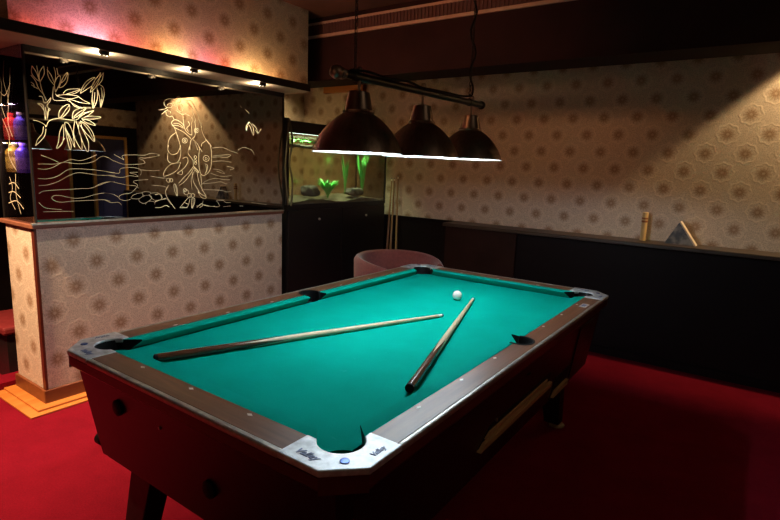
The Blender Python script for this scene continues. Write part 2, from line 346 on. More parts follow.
def glass(name, tint=(.95,.97,.95), refl=.08):
    m, nt, out = newmat(name)
    t = nt.nodes.new('ShaderNodeBsdfTransparent')
    nt.links.new(mixc(nt, noise(nt, coords(nt), 2), tint, [x*.98 for x in tint]), t.inputs[0])
    g = nt.nodes.new('ShaderNodeBsdfGlossy'); g.inputs['Roughness'].default_value = .02
    fr = nt.nodes.new('ShaderNodeFresnel'); fr.inputs[0].default_value = 1.45
    mx = nt.nodes.new('ShaderNodeMixShader')
    nt.links.new(mth(nt, 'MULTIPLY', fr.outputs[0], refl*12), mx.inputs[0])
    nt.links.new(t.outputs[0], mx.inputs[1]); nt.links.new(g.outputs[0], mx.inputs[2])
    nt.links.new(mx.outputs[0], out.inputs['Surface']); return m
CASE_GLASS = glass('case_glass', (.90,.88,.86), .05)
TANK_GLASS = glass('tank_glass', (.97,.98,.95), .02)
WATER = glass('tank_water', (.93,.96,.80), .01)

# ------------------------------------------------------------------ room
WX, EX, SY, NY, H = -3.3, 3.0, -3.2, 2.75, 2.62
def slab(name, mat, *b):
    m = NB(); box(m, *b); return struct(name, m, mat)
slab('floor', CARPET, WX-.1, EX+.1, SY-.1, NY+.1, -.1, 0)
slab('ceiling', CEILING, WX-.1, EX+.1, SY-.1, NY+.1, H, H+.1)
slab('wall_back', PAPER_BACK, WX-.1, EX+.1, NY, NY+.1, 0, H)
slab('wall_left', PAPER_WEST, WX-.1, WX, SY-.1, NY+.1, 0, H)
slab('wall_right', DARK_PANEL, EX, EX+.1, SY-.1, NY+.1, 0, H)
slab('wall_front', plain('brown_wall', (.20,.12,.075), .8, 0, .2, 4), WX-.1, EX+.1, SY-.1, SY, 0, H)
# right hand wall, seen only in the smoked mirror: paper band over doors and curtain panels
slab('trim_1', PAPER_EAST, EX-.012, EX, SY, NY, 1.9, 2.16)
RED_DOOR = plain('red_door_paint', (.36,.020,.028), .6)
BLUE_DOOR = plain('blue_door_paint', (.025,.035,.16), .6)
GOLD = plain('gold_strip', (.50,.30,.09), .45, .4)
slab('trim_2', GOLD, EX-.045, EX, 1.70, 1.74, 0, 1.75)
slab('trim_3', GOLD, EX-.045, EX, 2.04, 2.08, 0, 1.75)
slab('trim_4', GOLD, EX-.045, EX, 2.52, 2.56, 0, 1.75)
slab('trim_5', GOLD, EX-.045, EX, 2.08, 2.52, 1.71, 1.75)
def door(name, mat, y0, y1, z1):
    m = NB(); box(m, EX-.03, EX, y0, y1, 0, z1)
    for a, b in ((.12, .46), (.54, .9)):
        box(m, EX-.036, EX-.03, y0+.08, y1-.08, z1*a, z1*b)
    o = struct(name, m, mat); return o
door('door_1', RED_DOOR, .62, 1.70, 1.7)
door('door_2', BLUE_DOOR, 2.08, 2.52, 1.71)
# ceiling beam in front of the back wall
slab('trim_6', BEAM, WX, EX, 1.5, 1.8, 2.128, H)
slab('baseboard_back', DARK_PANEL, WX, -1.19, NY-.03, NY, 0, .93)
m = NB(); box(m, WX, -1.205, NY-.045, NY, .93, .945); struct('trim_7', m, DARK_PANEL)
# unseen board added to keep the downlight over the right counter off the floor
slab('downlight_shield', BEAM, .9, EX, 2.485, 2.50, 2.268, H)
# orange strip painted as lamp glow on the back wall over the aquarium
slab('orange_glow_strip', ORANGE_GLOW, -2.95, -2.38, NY-.05, NY, 2.235, 2.315)
# raised carpeted steps behind the bar
slab('trim_9', CARPET, -2.545, -2.40, -.765, 1.1, 0, .05)
slab('shade_panel', DARK_PANEL, WX, WX+.02, SY, 1.15, 0, H)  # dark sheet added so the left wall behind the bar looks unlit
BENCH_RED = plain('bench_red', (.14,.005,.008), .7)
o = thing('bench', 'low bench with a red padded seat in the dark behind the bar', 'bench', (-2.77,.2,0))
m = NB(); box(m, -3.0, -2.53, -.665, 1.0, .30, .352); obj('seat', m, BENCH_RED, o, bevel=.015)
m = NB(); box(m, -2.98, -2.55, -.64, .98, .0, .30); obj('base', m, BLACK_SATIN, o)  # black block set forward to stand in for shaded floor
# fascia over the bar with its cornice
FX = -1.85
m = NB(); box(m, -2.435, FX, -.742, 1.312, 2.0005, H); struct('wall_bar_fascia', m, PAPER_FASCIA)
m = NB(); box(m, -2.435, -1.705, -.83, 1.165, 1.985, 2.0); struct('trim_11', m, CORNICE)
m = NB(); box(m, -1.705, -1.688, -.84, 1.175, 1.985, 2.035); struct('trim_12', m, CORNICE_LIP)

# ventilation grille on the beam
t = thing('ventilation_grille', 'long slotted ventilation grille between two pale strips high on the dark beam', 'vent', (0,1.5,2.47))
m = NB(); box(m, -2.6, 2.6, 1.488, 1.5, 2.565, 2.583); obj('strip', m, GRILLE, t)
m = NB(); box(m, -2.6, 2.6, 1.484, 1.5, 2.462, 2.484); obj('strip', m, GRILLE, t)
m = NB(); box(m, -2.6, 2.6, 1.496, 1.5, 2.484, 2.565); obj('backing', m, GRILLE_DARK, t)
m = NB()
for k in range(174):
    x = -2.58+k*.03; box(m, x, x+.012, 1.490, 1.4962, 2.484, 2.565)
obj('louvre', m, GRILLE_DARK, t)

# ------------------------------------------------------------------ bar partition
BX = -1.985
b = thing('bar_counter', 'half height bar partition covered in star medallion wallpaper on an orange wooden plinth', 'bar', (-2.18,.25,0))
m = NB(); box(m, -2.37, BX, -.65, 1.165, .095, 1.03)
p = obj('panel', m, PAPER_BAR, b)
m = NB(); box(m, -2.368, -2.012, -.653, -.6495, .095, 1.03); obj('end_panel', m, PAPER_BAR_END, b)
m = NB(); box(m, -2.385, -1.972, -.668, 1.17, .012, .098); obj('skirting', m, SKIRTING, b, bevel=.004)
m = NB(); box(m, -2.396, -1.915, -.728, 1.17, .008, .022); obj('plinth_step', m, ORANGE_WOOD, b, bevel=.002)
m = NB(); box(m, -2.398, -1.875, -.78, 1.17, 0, .010); obj('plinth_step', m, ORANGE_WOOD, b, bevel=.002)
m = NB(); box(m, -2.012, -1.978, -.658, -.645, .098, 1.03); obj('corner_strip', m, SKIRT, b)
m = NB(); box(m, -2.435, -1.968, -.668, 1.17, 1.03, 1.052); led = obj('ledge', m, LEDGE, b, bevel=.003)
m = NB(); box(m, -1.985, -1.962, -.668, 1.17, 1.052, 1.062); obj('ledge_edge', m, METAL_TRIM, b)

# smoked mirror with its etched drawing
t = thing('etched_mirror', 'large smoked mirror panel on the bar etched with a robed woman, leaves and waves', 'mirror', (-1.975,.25,1.062))
m = NB(); box(m, -1.982, -1.970, -.645, 1.16, 1.068, 1.952); obj('mirror_pane', m, MIRROR, t)
m = NB()
box(m, -1.986, -1.964, -.6475, -.641, 1.0625, 1.985); box(m, -1.986, -1.962, 1.16, 1.168, 1.062, 1.985)
box(m, -1.986, -1.962, -.645, 1.16, 1.952, 1.985)
obj('frame', m, BLACK_METAL, t)
ETCH_DIM = plain('faint_etching', (.50,.46,.34), .7, 0, .15, 12)
def etch(name, lines, w, mt=None):
    m = NB()
    for l in lines:
        pts = smooth_line([(0, l[i]/1000, l[i+1]/1000) for i in range(0, len(l), 2)], 4)
        n = len(pts); A = []; B = []
        for i, p in enumerate(pts):
            d = pts[min(i+1,n-1)]-pts[max(i-1,0)]
            if d.length < 1e-6: d = Vector((0,1,0))
            d.normalize(); s = Vector((0, -d.z, d.y))*w/2
            a = p+s; c = p-s
            A.append(m.verts.new((-1.9692, a.y, a.z))); B.append(m.verts.new((-1.9692, c.y, c.z)))
        for i in range(n-1): m.faces.new((A[i], A[i+1], B[i+1], B[i]))
    o = obj(name, m, mt or ETCH, t)
    return o
etch('etched_leaves', ETCH_FOLIAGE, .0034)
for part_ in (ETCH_WATER[:10], ETCH_WATER[10:26], ETCH_WATER[26:35], ETCH_WATER[35:38], ETCH_WATER[38:39], ETCH_WATER[39:40], ETCH_WATER[40:]): etch('etched_waves', part_, .0026, ETCH_DIM)
etch('etched_woman', ETCH_FIGURE, .0033)

# glazed end of the case, with drinks behind it
t = thing('display_case', 'narrow glazed end of the bar case with an etched pane and glass shelf', 'case', (-2.12,-.6,1.062))
m = NB(); box(m, -2.36, -1.995, -.655, -.648, 1.063, 1.984); pane = obj('glass_pane', m, CASE_GLASS, t)
m = NB(); box(m, -2.37, -2.36, -.66, -.64, 1.063, 1.984); obj('post', m, BLACK_METAL, t)
m = NB(); box(m, -2.42, -1.99, -.37, -.36, 1.063, 1.984); box(m, -2.43, -2.42, -.64, -.36, 1.063, 1.984); obj('back_panel', m, DARK_PANEL, t)
SHELF_G = plain('shelf_glass_edge', (.5,.5,.55), .3)
m = NB(); box(m, -2.42, -1.99, -.645, -.372, 1.318, 1.324); obj('shelf', m, TANK_GLASS, t)
m = NB(); box(m, -2.42, -1.99, -.645, -.372, 1.500, 1.505); obj('shelf', m, TANK_GLASS, t)
m = NB()
def ribbon_xz(m, pts, w, y):
    pts = smooth_line([(p[0], y, p[1]) for p in pts], 4); n = len(pts); A = []; B = []
    for i, p in enumerate(pts):
        d = (pts[min(i+1,n-1)]-pts[max(i-1,0)]).normalized(); s = Vector((-d.z, 0, d.x))*w/2
        A.append(m.verts.new(p+s)); B.append(m.verts.new(p-s))
    for i in range(n-1): m.faces.new((A[i], A[i+1], B[i+1], B[i]))
for l in [[(-2.20,1.90),(-2.17,1.80),(-2.19,1.70),(-2.16,1.62)],[(-2.13,1.92),(-2.15,1.82),(-2.12,1.72),(-2.14,1.60),(-2.11,1.52)],
          [(-2.08,1.88),(-2.10,1.78),(-2.13,1.70)],[(-2.21,1.78),(-2.15,1.74),(-2.09,1.80)],[(-2.19,1.62),(-2.14,1.52),(-2.16,1.42),(-2.10,1.34)],
          [(-2.18,1.26),(-2.13,1.27),(-2.09,1.24)],[(-2.19,1.21),(-2.14,1.22),(-2.08,1.19)],[(-2.20,1.15),(-2.12,1.17),(-2.06,1.13)],[(-2.11,1.32),(-2.12,1.20),(-2.09,1.10)],
          [(-2.17,1.30),(-2.15,1.24),(-2.18,1.18),(-2.14,1.12)]]:
    ribbon_xz(m, [(x_*1.45+.90, z_) for x_, z_ in l], .004, -.6556)
obj('etched_lines', m, ETCH_DIM, t)

def bottle(name, label, x, y, z, r, h, col, capcol, labcol, neck=.35):
    o = thing(name, label, 'bottle', (x,y,z), 'drinks in the bar case')
    m = NB()
    lathe(m, [(0,z),(r*.95,z),(r,z+.006),(r,z+h*(1-neck)),(r*.8,z+h*(1-neck*.75)),(r*.38,z+h*(1-neck*.5)),(r*.34,z+h*.96),(0,z+h*.96)], (x,y,0), 20)
    obj('body', m, plain(name+'_glass', col, .15, 0, .15, 20), o, smooth=True)
    m = NB(); lathe(m, [(0,z+h*.92),(r*.4,z+h*.92),(r*.4,z+h),(0,z+h)], (x,y,0), 16); obj('cap', m, plain(name+'_cap', capcol, .4), o, smooth=True)
    m = NB(); lathe(m, [(r*1.01,z+h*.12),(r*1.02,z+h*.13),(r*1.02,z+h*.5),(r*1.01,z+h*.51)], (x,y,0), 20); obj('paper_label', m, plain(name+'_label', labcol, .6, 0, .4, 60), o, smooth=True)
    return o
bottle('liquor_bottle', 'squat yellow labelled bottle on the lower shelf of the bar case', -2.315, -.600, 1.3255, .042, .165, (.35,.22,.04), (.7,.6,.2), (.75,.55,.12), .3)
bottle('liquor_bottle', 'purple lit bottle on the lower shelf of the bar case beside the mirror', -2.185, -.605, 1.3255, .034, .165, (.10,.05,.50), (.35,.2,.6), (.16,.08,.62), .3)
bottle('liquor_bottle', 'red bottle on the upper shelf of the bar case', -2.315, -.602, 1.5065, .038, .15, (.50,.02,.02), (.6,.03,.03), (.65,.08,.05), .3)
bottle('liquor_bottle', 'blue violet bottle on the upper shelf of the bar case', -2.190, -.605, 1.5065, .030, .15, (.12,.08,.45), (.7,.6,.5), (.2,.14,.6), .35)

# spotlights under the cornice
BULB_WARM = emission('warm_bulb', (1,.80,.52), 1.5)
SPOTS = [(-1.738,-.35), (-1.738,.195), (-1.738,.745)]
for i, (x, y) in enumerate(SPOTS):
    o = thing('spotlight', ('small round spotlight under the bar cornice above the etched leaves',
        'small round spotlight under the bar cornice above the etched woman',
        'small round spotlight under the bar cornice nearest the aquarium')[i], 'spotlight', (x,y,1.955), 'cornice spotlights')
    m = NB(); lathe(m, [(.012,1.985),(.026,1.985),(.026,1.968),(.018,1.964),(.012,1.97)], (x,y,0), 20); obj('ring', m, BLACK_METAL, o, smooth=True)
    m = NB(); ball(m, (x,y,1.970), .008, 12, 8); obj('bulb', m, BULB_WARM, o, smooth=True)

# ------------------------------------------------------------------ aquarium
TX0, TX1, TY0, TY1 = -2.38, -1.98, 1.225, 2.615
o = thing('aquarium_cabinet', 'black two door cabinet carrying the aquarium in the corner', 'cabinet', (-2.18,1.92,0))
m = NB(); box(m, TX0, TX1-.012, TY0, TY1, 0, 1.07); obj('body', m, BLACK_SATIN, o)
for y0, y1, ky in ((TY0+.01, 1.915, 1.60), (1.925, TY1-.01, 2.28)):
    m = NB(); box(m, TX1-.012, TX1+.004, y0, y1, .08, 1.05); d = obj('door', m, BLACK_SATIN, o, bevel=.003)
    m = NB(); ball(m, (TX1+.014, ky, .962), .011, 14, 10); obj('knob', m, METAL_TRIM, d, smooth=True)
a = thing('aquarium', 'lit glass fish tank with a black hood on the black corner cabinet', 'aquarium', (-2.18,1.92,1.07))
m = NB()
box(m, TX0, TX1, TY0, TY1, 1.07, 1.10)
for x in (TX0, TX1-.014):
    for y in (TY0, TY1-.014): box(m, x, x+.014, y, y+.014, 1.10, 1.72)
obj('frame', m, BLACK_SATIN, a)
for nm, bb in (('front', (TX1-.008, TX1-.002, TY0+.014, TY1-.014)), ('back', (TX0+.002, TX0+.008, TY0+.014, TY1-.014)),
           ('end', (TX0+.014, TX1-.014, TY0+.002, TY0+.008)), ('end', (TX0+.014, TX1-.014, TY1-.008, TY1-.002))):
    m = NB(); box(m, *bb, 1.10, 1.72); obj('glass_pane', m, TANK_GLASS, a)
m = NB(); box(m, TX0-.005, TX1+.005, TY0-.005, TY1+.005, 1.715, 1.785); box(m, TX1-.004, TX1+.005, TY0-.005, TY1+.005, 1.688, 1.716); obj('hood', m, BLACK_SATIN, a)
m = NB(); tube(m, [(-2.12, TY0+.12, 1.706), (-2.12, TY1-.12, 1.706)], .010, 10); obj('tube_lamp', m, emission('tank_tube', (.80,1,.85), 4), a)
m = NB(); box(m, TX0+.012, TX1-.012, TY0+.012, TY1-.012, 1.1015, 1.676); obj('water', m, WATER, a)
# gravel: lumpy bed
def gz(x, y): return 1.118+.014*math.sin(y*9)+.02*(1-(x-TX0)/(TX1-TX0))+.012
m = NB(); nx, ny = 10, 40; gv = []
for j in range(ny+1):
    row = []
    for i in range(nx+1):
        x = TX0+.012+(TX1-TX0-.024)*i/nx; y = TY0+.012+(TY1-TY0-.024)*j/ny
        row.append(m.verts.new((x, y, gz(x, y)-.012+.010*random.random())))
    gv.append(row)
for j in range(ny):
    for i in range(nx): m.faces.new((gv[j][i], gv[j][i+1], gv[j+1][i+1], gv[j+1][i]))
r = bmesh.ops.extrude_face_region(m, geom=m.faces[:])
for v in [e for e in r['geom'] if isinstance(e, bmesh.types.BMVert)]: v.co.z = 1.101
gr = obj('gravel', m, plain('gravel', (.045,.036,.018), .8, 0, .5, 90, bmp=.6), a); gr['kind'] = 'stuff'

def leafy(name, label, x, y, z, h, n, spread, col, wl, lean=0):
    z = gz(x, y)+.006
    o = thing(name, label, 'water plant', (x,y,z), 'aquarium plants')
    m = NB()
    for k in range(n):
        ang = 2*PI*k/n+random.uniform(-.3,.3); L = h*random.uniform(.75,1.05)
        base = Vector((x, y, z)); d = Vector((math.cos(ang), math.sin(ang), 0)); s = Vector((-d.y, d.x, 0))
        pr = None; N = 7
        for i in range(N+1):
            u = i/N; c = base+d*spread*u**1.4+Vector((0, lean*u, L*(u-.25*u*u*spread/h)))
            w = wl*math.sin(PI*min(1, .12+.88*u))+.0012
            q = [m.verts.new(c+s*w), m.verts.new(c+Vector((0,0,.0015+.25*w))), m.verts.new(c-s*w)]
            if pr:
                m.faces.new((pr[0], pr[1], q[1], q[0])); m.faces.new((pr[1], pr[2], q[2], q[1]))
            pr = q
    obj('leaves', m, plain(name+'_leaf', col, .45, 0, .3, 30), o, smooth=True)
    m = NB(); ball(m, (x,y,z+.016), .012, 12, 8, 1, 1, .9); obj('crown', m, plain(name+'_crown', [c*.5 for c in col], .6), o, smooth=True)
    return o
leafy('bushy_water_plant', 'bright green bushy plant in the middle of the aquarium', -2.14, 1.90, 1.125, .20, 60, .10, (.10,.60,.13), .011)
leafy('tall_water_plant', 'tall dark green plant towards the right of the aquarium', -2.14, 2.42, 1.125, .44, 22, .07, (.05,.30,.06), .013)
leafy('tall_water_plant', 'slim upright green plant left of the tall plant in the aquarium', -2.18, 2.20, 1.125, .40, 10, .05, (.07,.28,.06), .009)
leafy('low_water_plant', 'low brownish green plant at the left end of the aquarium', -2.20, 1.32, 1.125, .10, 16, .055, (.16,.20,.05), .009)
# floating weed and driftwood
o = thing('floating_weed', 'bright green floating weed under the hood of the aquarium', 'water plant', (-2.1,1.5,1.62), 'aquarium plants')
m = NB()
for k in range(170):
    c = Vector((random.uniform(-2.29,-2.06), random.uniform(1.31,2.0), random.uniform(1.635,1.655)))
    ang = random.uniform(0, 2*PI); L = random.uniform(.02,.05)
    d = Vector((math.cos(ang), math.sin(ang), random.uniform(-.5,.0)))*L; s = Vector((-math.sin(ang), math.cos(ang), .2))*.010
    v = [m.verts.new(q) for q in (c, c+d*.5+s, c+d, c+d*.5-s)]; m.faces.new(v)
w = obj('leaves', m, plain('floating_weed_leaf', (.08,.60,.14), .45, 0, .3, 30), o); w['kind'] = 'stuff'
ROCK = plain('dark_rock', (.016,.016,.014), .8, 0, .4, 20, bmp=.8)
def rock(label, x, y, z, sx, sy, sz, name='aquarium_rock'):
    z = max(gz(x, y+d) for d in (-.06, 0, .06))+.006; m = NB(); bmesh.ops.create_icosphere(m, subdivisions=3, radius=1)
    for v in m.verts:
        n = v.co.normalized(); f = 1+.16*math.sin(5*n.x+x*40)+.13*math.sin(7*n.y+2*n.z+y*30)+.08*random.random()
        v.co = Vector((x+n.x*sx*f, y+n.y*sy*f, z+max(0, sz*.8+n.z*sz*f)))
    return tag(obj(name, m, ROCK, smooth=True), label, 'rock', 'aquarium rocks')
rock('knobbly dark rock at the left of the aquarium beside the bushy plant', -2.09, 1.60, 1.115, .06, .085, .055)
rock('dark flat topped rock at the right of the aquarium below the tall plant', -2.06, 2.19, 1.12, .06, .10, .042)
m = NB(); tube(m, smooth_line([(-2.06,1.30,1.585),(-2.05,1.40,1.589),(-2.06,1.52,1.585),(-2.07,1.60,1.590)],5), .016, 10)
tag(obj('driftwood', m, ROCK, smooth=True), 'dark driftwood stick floating below the green weed in the aquarium', 'driftwood')
# hoses and cable hanging at the left end of the tank
o = thing('aquarium_hose', 'black filter column with looping hoses at the left end of the aquarium', 'hose', (-1.97,1.195,1.0))
m = NB(); box(m, -2.02, -1.955, 1.178, 1.216, 1.10, 1.80); obj('filter_column', m, BLACK_METAL, o, bevel=.004)
HOSE = plain('olive_hose', (.10,.09,.05), .4)
m = NB(); tube(m, smooth_line([(-1.945,1.20,1.76),(-1.93,1.17,1.60),(-1.93,1.15,1.42),(-1.935,1.17,1.24),(-1.945,1.20,1.10)],6), .007, 8); obj('hose', m, HOSE, o, smooth=True)
m = NB(); tube(m, smooth_line([(-1.95,1.21,1.79),(-1.94,1.235,1.62),(-1.935,1.20,1.45),(-1.94,1.24,1.28),(-1.95,1.235,1.09)],6), .008, 8); obj('hose', m, HOSE, o, smooth=True)

# ------------------------------------------------------------------ wall counter, items on it
o = thing('wall_counter', 'long low dark counter running along the back wall to the right', 'counter', (.9,2.6,0))
m = NB(); box(m, -1.20, EX-.05, 2.47, NY-.002, .915, .945); obj('top', m, COUNTER_TOP, o, bevel=.004)
m = NB(); box(m, -1.18, -.475, 2.50, NY-.005, .0, .915); obj('end_panel', m, BROWN_PANEL, o)
m = NB(); box(m, -.475, EX-.05, 2.53, NY-.005, .06, .915); obj('front_panel', m, DARK_PANEL, o)
m = NB(); box(m, -.475, EX-.05, 2.51, NY-.01, 0, .06); obj('kick_board', m, DARK_PANEL, o)
BAMBOO = wood('pale_bamboo', (.55,.36,.14), (.72,.52,.24), 2, .5, 20)
BAND = plain('brown_band', (.28,.09,.03), .5)
o = thing('bamboo_tube', 'short pale bamboo tube with brown bands standing on the back counter', 'tube', (.505,2.66,.945))
m = NB(); lathe(m, [(0,.945),(.021,.945),(.021,.99),(.0225,1.0),(.021,1.01),(.0215,1.165),(.017,1.168),(.016,1.15),(0,1.15)], (.505,2.66,0), 24); obj('body', m, BAMBOO, o, smooth=True)
for z0, z1 in ((1.088,1.104), (1.112,1.126)):
    m = NB(); lathe(m, [(.0216,z0),(.0235,z0+.003),(.0235,z1-.003),(.0216,z1)], (.505,2.66,0), 24); obj('band', m, BAND, o, smooth=True)
o = thing('table_tent', 'small triangular grey mottled stand with a pale sloping edge on the back counter', 'stand', (.77,2.66,.945))
m2, nt, out = newmat('mottled_print')
n = noise(nt, coords(nt), 17, 2, .5)
principled(nt, out, color=mixc(nt, mapr(nt, n, .40, .62), (.09,.09,.095), (.38,.33,.28)), rough=.5); 
m = NB(); prism(m, [(.665,.945),(.865,.945),(.752,1.113)], 2.615, 2.70, 'y'); obj('printed_face', m, m2, o)
m = NB(); prism(m, [(.865,.945),(.880,.945),(.758,1.119),(.750,1.114)], 2.608, 2.705, 'y'); obj('pale_edge', m, plain('pale_card', (.75,.62,.48), .6), o)

# cues leaning in the corner
MAPLE = wood('pale_maple', (.62,.47,.28), (.74,.60,.40), 2, .35, 20)
BUTT = wood('cue_butt_wood', (.07,.022,.010), (.13,.045,.018), 2, .25, 30, .4)
IVORY = plain('ivory_ferrule', (.85,.82,.72), .35)
TIPB = plain('blue_tip', (.10,.14,.18), .8)
DARK_MAPLE = wood('darkened_cue_shaft', (.26,.15,.07), (.36,.23,.12), 2, .45, 20)  # maple darkened to offset the lamp light on the leaning cues
def cue(label, p0, p1, group, shaft_mat=None):
    p0 = Vector(p0); p1 = Vector(p1); L = (p1-p0).length
    o = thing('cue_stick', label, 'cue', p0, group)
    q = Vector((0,0,1)).rotation_difference((p1-p0).normalized())
    f = L/1.21
    def part(nm, prof, mat, par=o):
        m = NB(); lathe(m, [(r, z*f) for r, z in prof], (0,0,0), 20, 'z', True)
        return obj(nm, m, mat, par, smooth=True, loc=Vector((0,0,0)))
    part('butt', [(.0145,.012),(.0145,.10),(.0125,.46)], BUTT)
    part('shaft', [(.0125,.46),(.0105,.75),(.0066,1.180)], shaft_mat or MAPLE)
    part('ferrule', [(.0066,1.180),(.0066,1.200)], IVORY)
    part('tip', [(.0064,1.200),(.0060,1.207),(.003,1.21)], TIPB)
    part('bumper', [(.009,0),(.014,.003),(.0145,.012)], BLACK_RUBBER)
    # the pale points of the splice running down into the dark butt
    m = NB()
    for k in range(4):
        a = k*PI/2+.4; w = .74; n_ = 6; rows = []
        for i in range(n_+1):
            u = i/n_; z = (.461-.165*u)*f; r_ = .0145-.002*((z/f-.10)/.36)+.0003; ww = w*(1-u)+.01
            rows.append([m.verts.new((r_*math.cos(a+ww*t_), r_*math.sin(a+ww*t_), z)) for t_ in (-1,-.5,0,.5,1)])
        for i in range(n_):
            for t_ in range(4): m.faces.new((rows[i][t_], rows[i][t_+1], rows[i+1][t_+1], rows[i+1][t_]))
    obj('splice', m, MAPLE, o, loc=Vector((0,0,0)))
    o.rotation_mode = 'QUATERNION'; o.rotation_quaternion = q
    return o
G = 'cues leaning in the corner'
cue('left of three cues leaning in the corner by the aquarium', (-1.945,2.60,0), (-1.985,2.728,1.335), G, DARK_MAPLE)
cue('middle of three cues leaning in the corner by the aquarium', (-1.895,2.60,0), (-1.950,2.728,1.337), G, DARK_MAPLE)
cue('right of three cues leaning in the corner by the aquarium', (-1.80,2.60,0), (-1.905,2.728,1.36), G, DARK_MAPLE)

# tub chair behind the table
VELVET = plain('dusty_pink_velvet', (.20,.055,.05), .8, 0, .2, 60, .2, sheen=.5)
o = thing('tub_chair', 'dusty red velvet tub chair behind the far corner of the pool table', 'armchair', (-1.03,1.40,0))
cx, cy, R = -.96, 1.40, .335; face = math.radians(-20)
m = NB(); N = 84; half = math.radians(128); rows = []
for i in range(N+1):
    u = -1+2*i/N; a = face+PI+u*half
    top = .78-.05*(abs(u)**3); th = .05
    rib = .0045*abs(math.sin(i*PI/2*1.0)) if 0 else (.008 if i % 2 else 0)
    ring = []
    for r_, z_ in ((R-th, .30), (R-th, top-.02), (R-th*.75, top-.004), (R-th*.4, top), (R-.006, top-.008), (R+rib, top-.03), (R-.01+rib, .40), (R-.05+rib, .12), (R-.09, .12)):
        ring.append(m.verts.new((cx+r_*math.cos(a), cy+r_*math.sin(a), z_)))
    rows.append(ring)
for i in range(N):
    for k in range(8): m.faces.new((rows[i][k], rows[i][k+1], rows[i+1][k+1], rows[i+1][k]))
    m.faces.new((rows[i][8], rows[i][0], rows[i+1][0], rows[i+1][8]))
m.faces.new(rows[0]); m.faces.new(rows[-1][::-1])
obj('backrest', m, VELVET, o, smooth=True)
m = NB(); lathe(m, [(0,.12),(R-.10,.12),(R-.08,.20),(R-.06,.30),(0,.30)], (cx,cy,0), 40); obj('base', m, VELVET, o, smooth=True)
m = NB(); lathe(m, [(0,.30),(R-.075,.30),(R-.058,.33),(R-.058,.40),(R-.075,.43),(R-.12,.44),(0,.445)], (cx,cy,0), 40); obj('seat_cushion', m, VELVET, o, smooth=True)
for k in range(4):
    a = face+PI/4+k*PI/2; x, y = cx+.2*math.cos(a), cy+.2*math.sin(a)
    m = NB(); lathe(m, [(0,0),(.014,0),(.02,.12),(0,.12)], (x,y,0), 14); obj('leg', m, BLACK_SATIN, o, smooth=True)

# ------------------------------------------------------------------ pool table
T = thing('pool_table', 'dark mahogany pool table with teal cloth and worn silver corners on red carpet', 'pool table', (0,0,0))
BED = .765
def arc(c, r, a0, a1, n=14):
    return [(c[0]+r*math.cos(math.radians(a0+(a1-a0)*k/n)), c[1]+r*math.sin(math.radians(a0+(a1-a0)*k/n))) for k in range(n+1)]
PC, PR = (.508,.998), .057; MC, MR = (.548,0), .052
# bed outline
PB, PBR, MB_, MBR = (.528,1.018), .053, (.556,0), .049
q = math.degrees(math.acos((.515-PB[0])/PBR)); q2 = math.degrees(math.asin((1.005-PB[1])/PBR))
qm = math.degrees(math.acos((.515-MB_[0])/MBR))
ca = arc(PB, PBR, 360-q, 180-q2)          # top right notch, walked anticlockwise around the bed
ma = arc(MB_, MBR, 360-qm, qm)             # right middle notch
outl = []
outl += ma                               # right middle
outl += ca                               # top right
outl += [(-x, y) for x, y in ca[::-1]]   # top left
outl += [(-x, y) for x, y in ma[::-1]][::1]
outl += [(-x, -y) for x, y in ca]
outl += [(x, -y) for x, y in ca[::-1]]
# order check: walk by angle
outl = sorted(outl, key=lambda p: math.atan2(p[1]/1.9, p[0])) if False else outl
m = NB()
# build as triangulated polygon
vs = [m.verts.new((x, y, BED)) for x, y in outl]; f = m.faces.new(vs)
bmesh.ops.triangulate(m, faces=[f])
r = bmesh.ops.extrude_face_region(m, geom=m.faces[:])
for v in [e for e in r['geom'] if isinstance(e, bmesh.types.BMVert)]: v.co.z = BED-.025
obj('bed_cloth', m, CLOTH, T)

def cushion(p_n0, p_n1, p_b0, p_b1, nrm):
    "nose ends, back ends (plan), outward normal"
    m = NB(); sec = []
    for n_, b_ in ((p_n0, p_b0), (p_n1, p_b1)):
        n_ = Vector(n_); b_ = Vector(b_)
        L = lambda t: n_.lerp(b_, t)
        ring = [(L(1.), .800), (L(.30), .800), (L(.03), .7995), (L(0.), .7975), (L(.02), .794), (L(.62), BED), (L(1.), BED)]
        sec.append([m.verts.new((p.x, p.y, z)) for p, z in ring])
    for i in range(7):
        j = (i+1) % 7; m.faces.new((sec[0][i], sec[0][j], sec[1][j], sec[1][i]))
    for e_ in (sec[0], sec[1][::-1]): m.faces.new(e_).material_index = 1
    o = obj('cushion', m, CLOTH, T); o.data.materials.append(BLACK_RUBBER); return o
ND = .006
for sx in (-1, 1):
    for sy in (-1, 1):
        cushion((sx*.49, sy*.058), (sx*.49, sy*.905), (sx*.538, sy*.048), (sx*.538, sy*.948), None)
for sy in (-1, 1):
    cushion((-.415, sy*.98), (.415, sy*.98), (-.458, sy*1.028), (.458, sy*1.028), None)

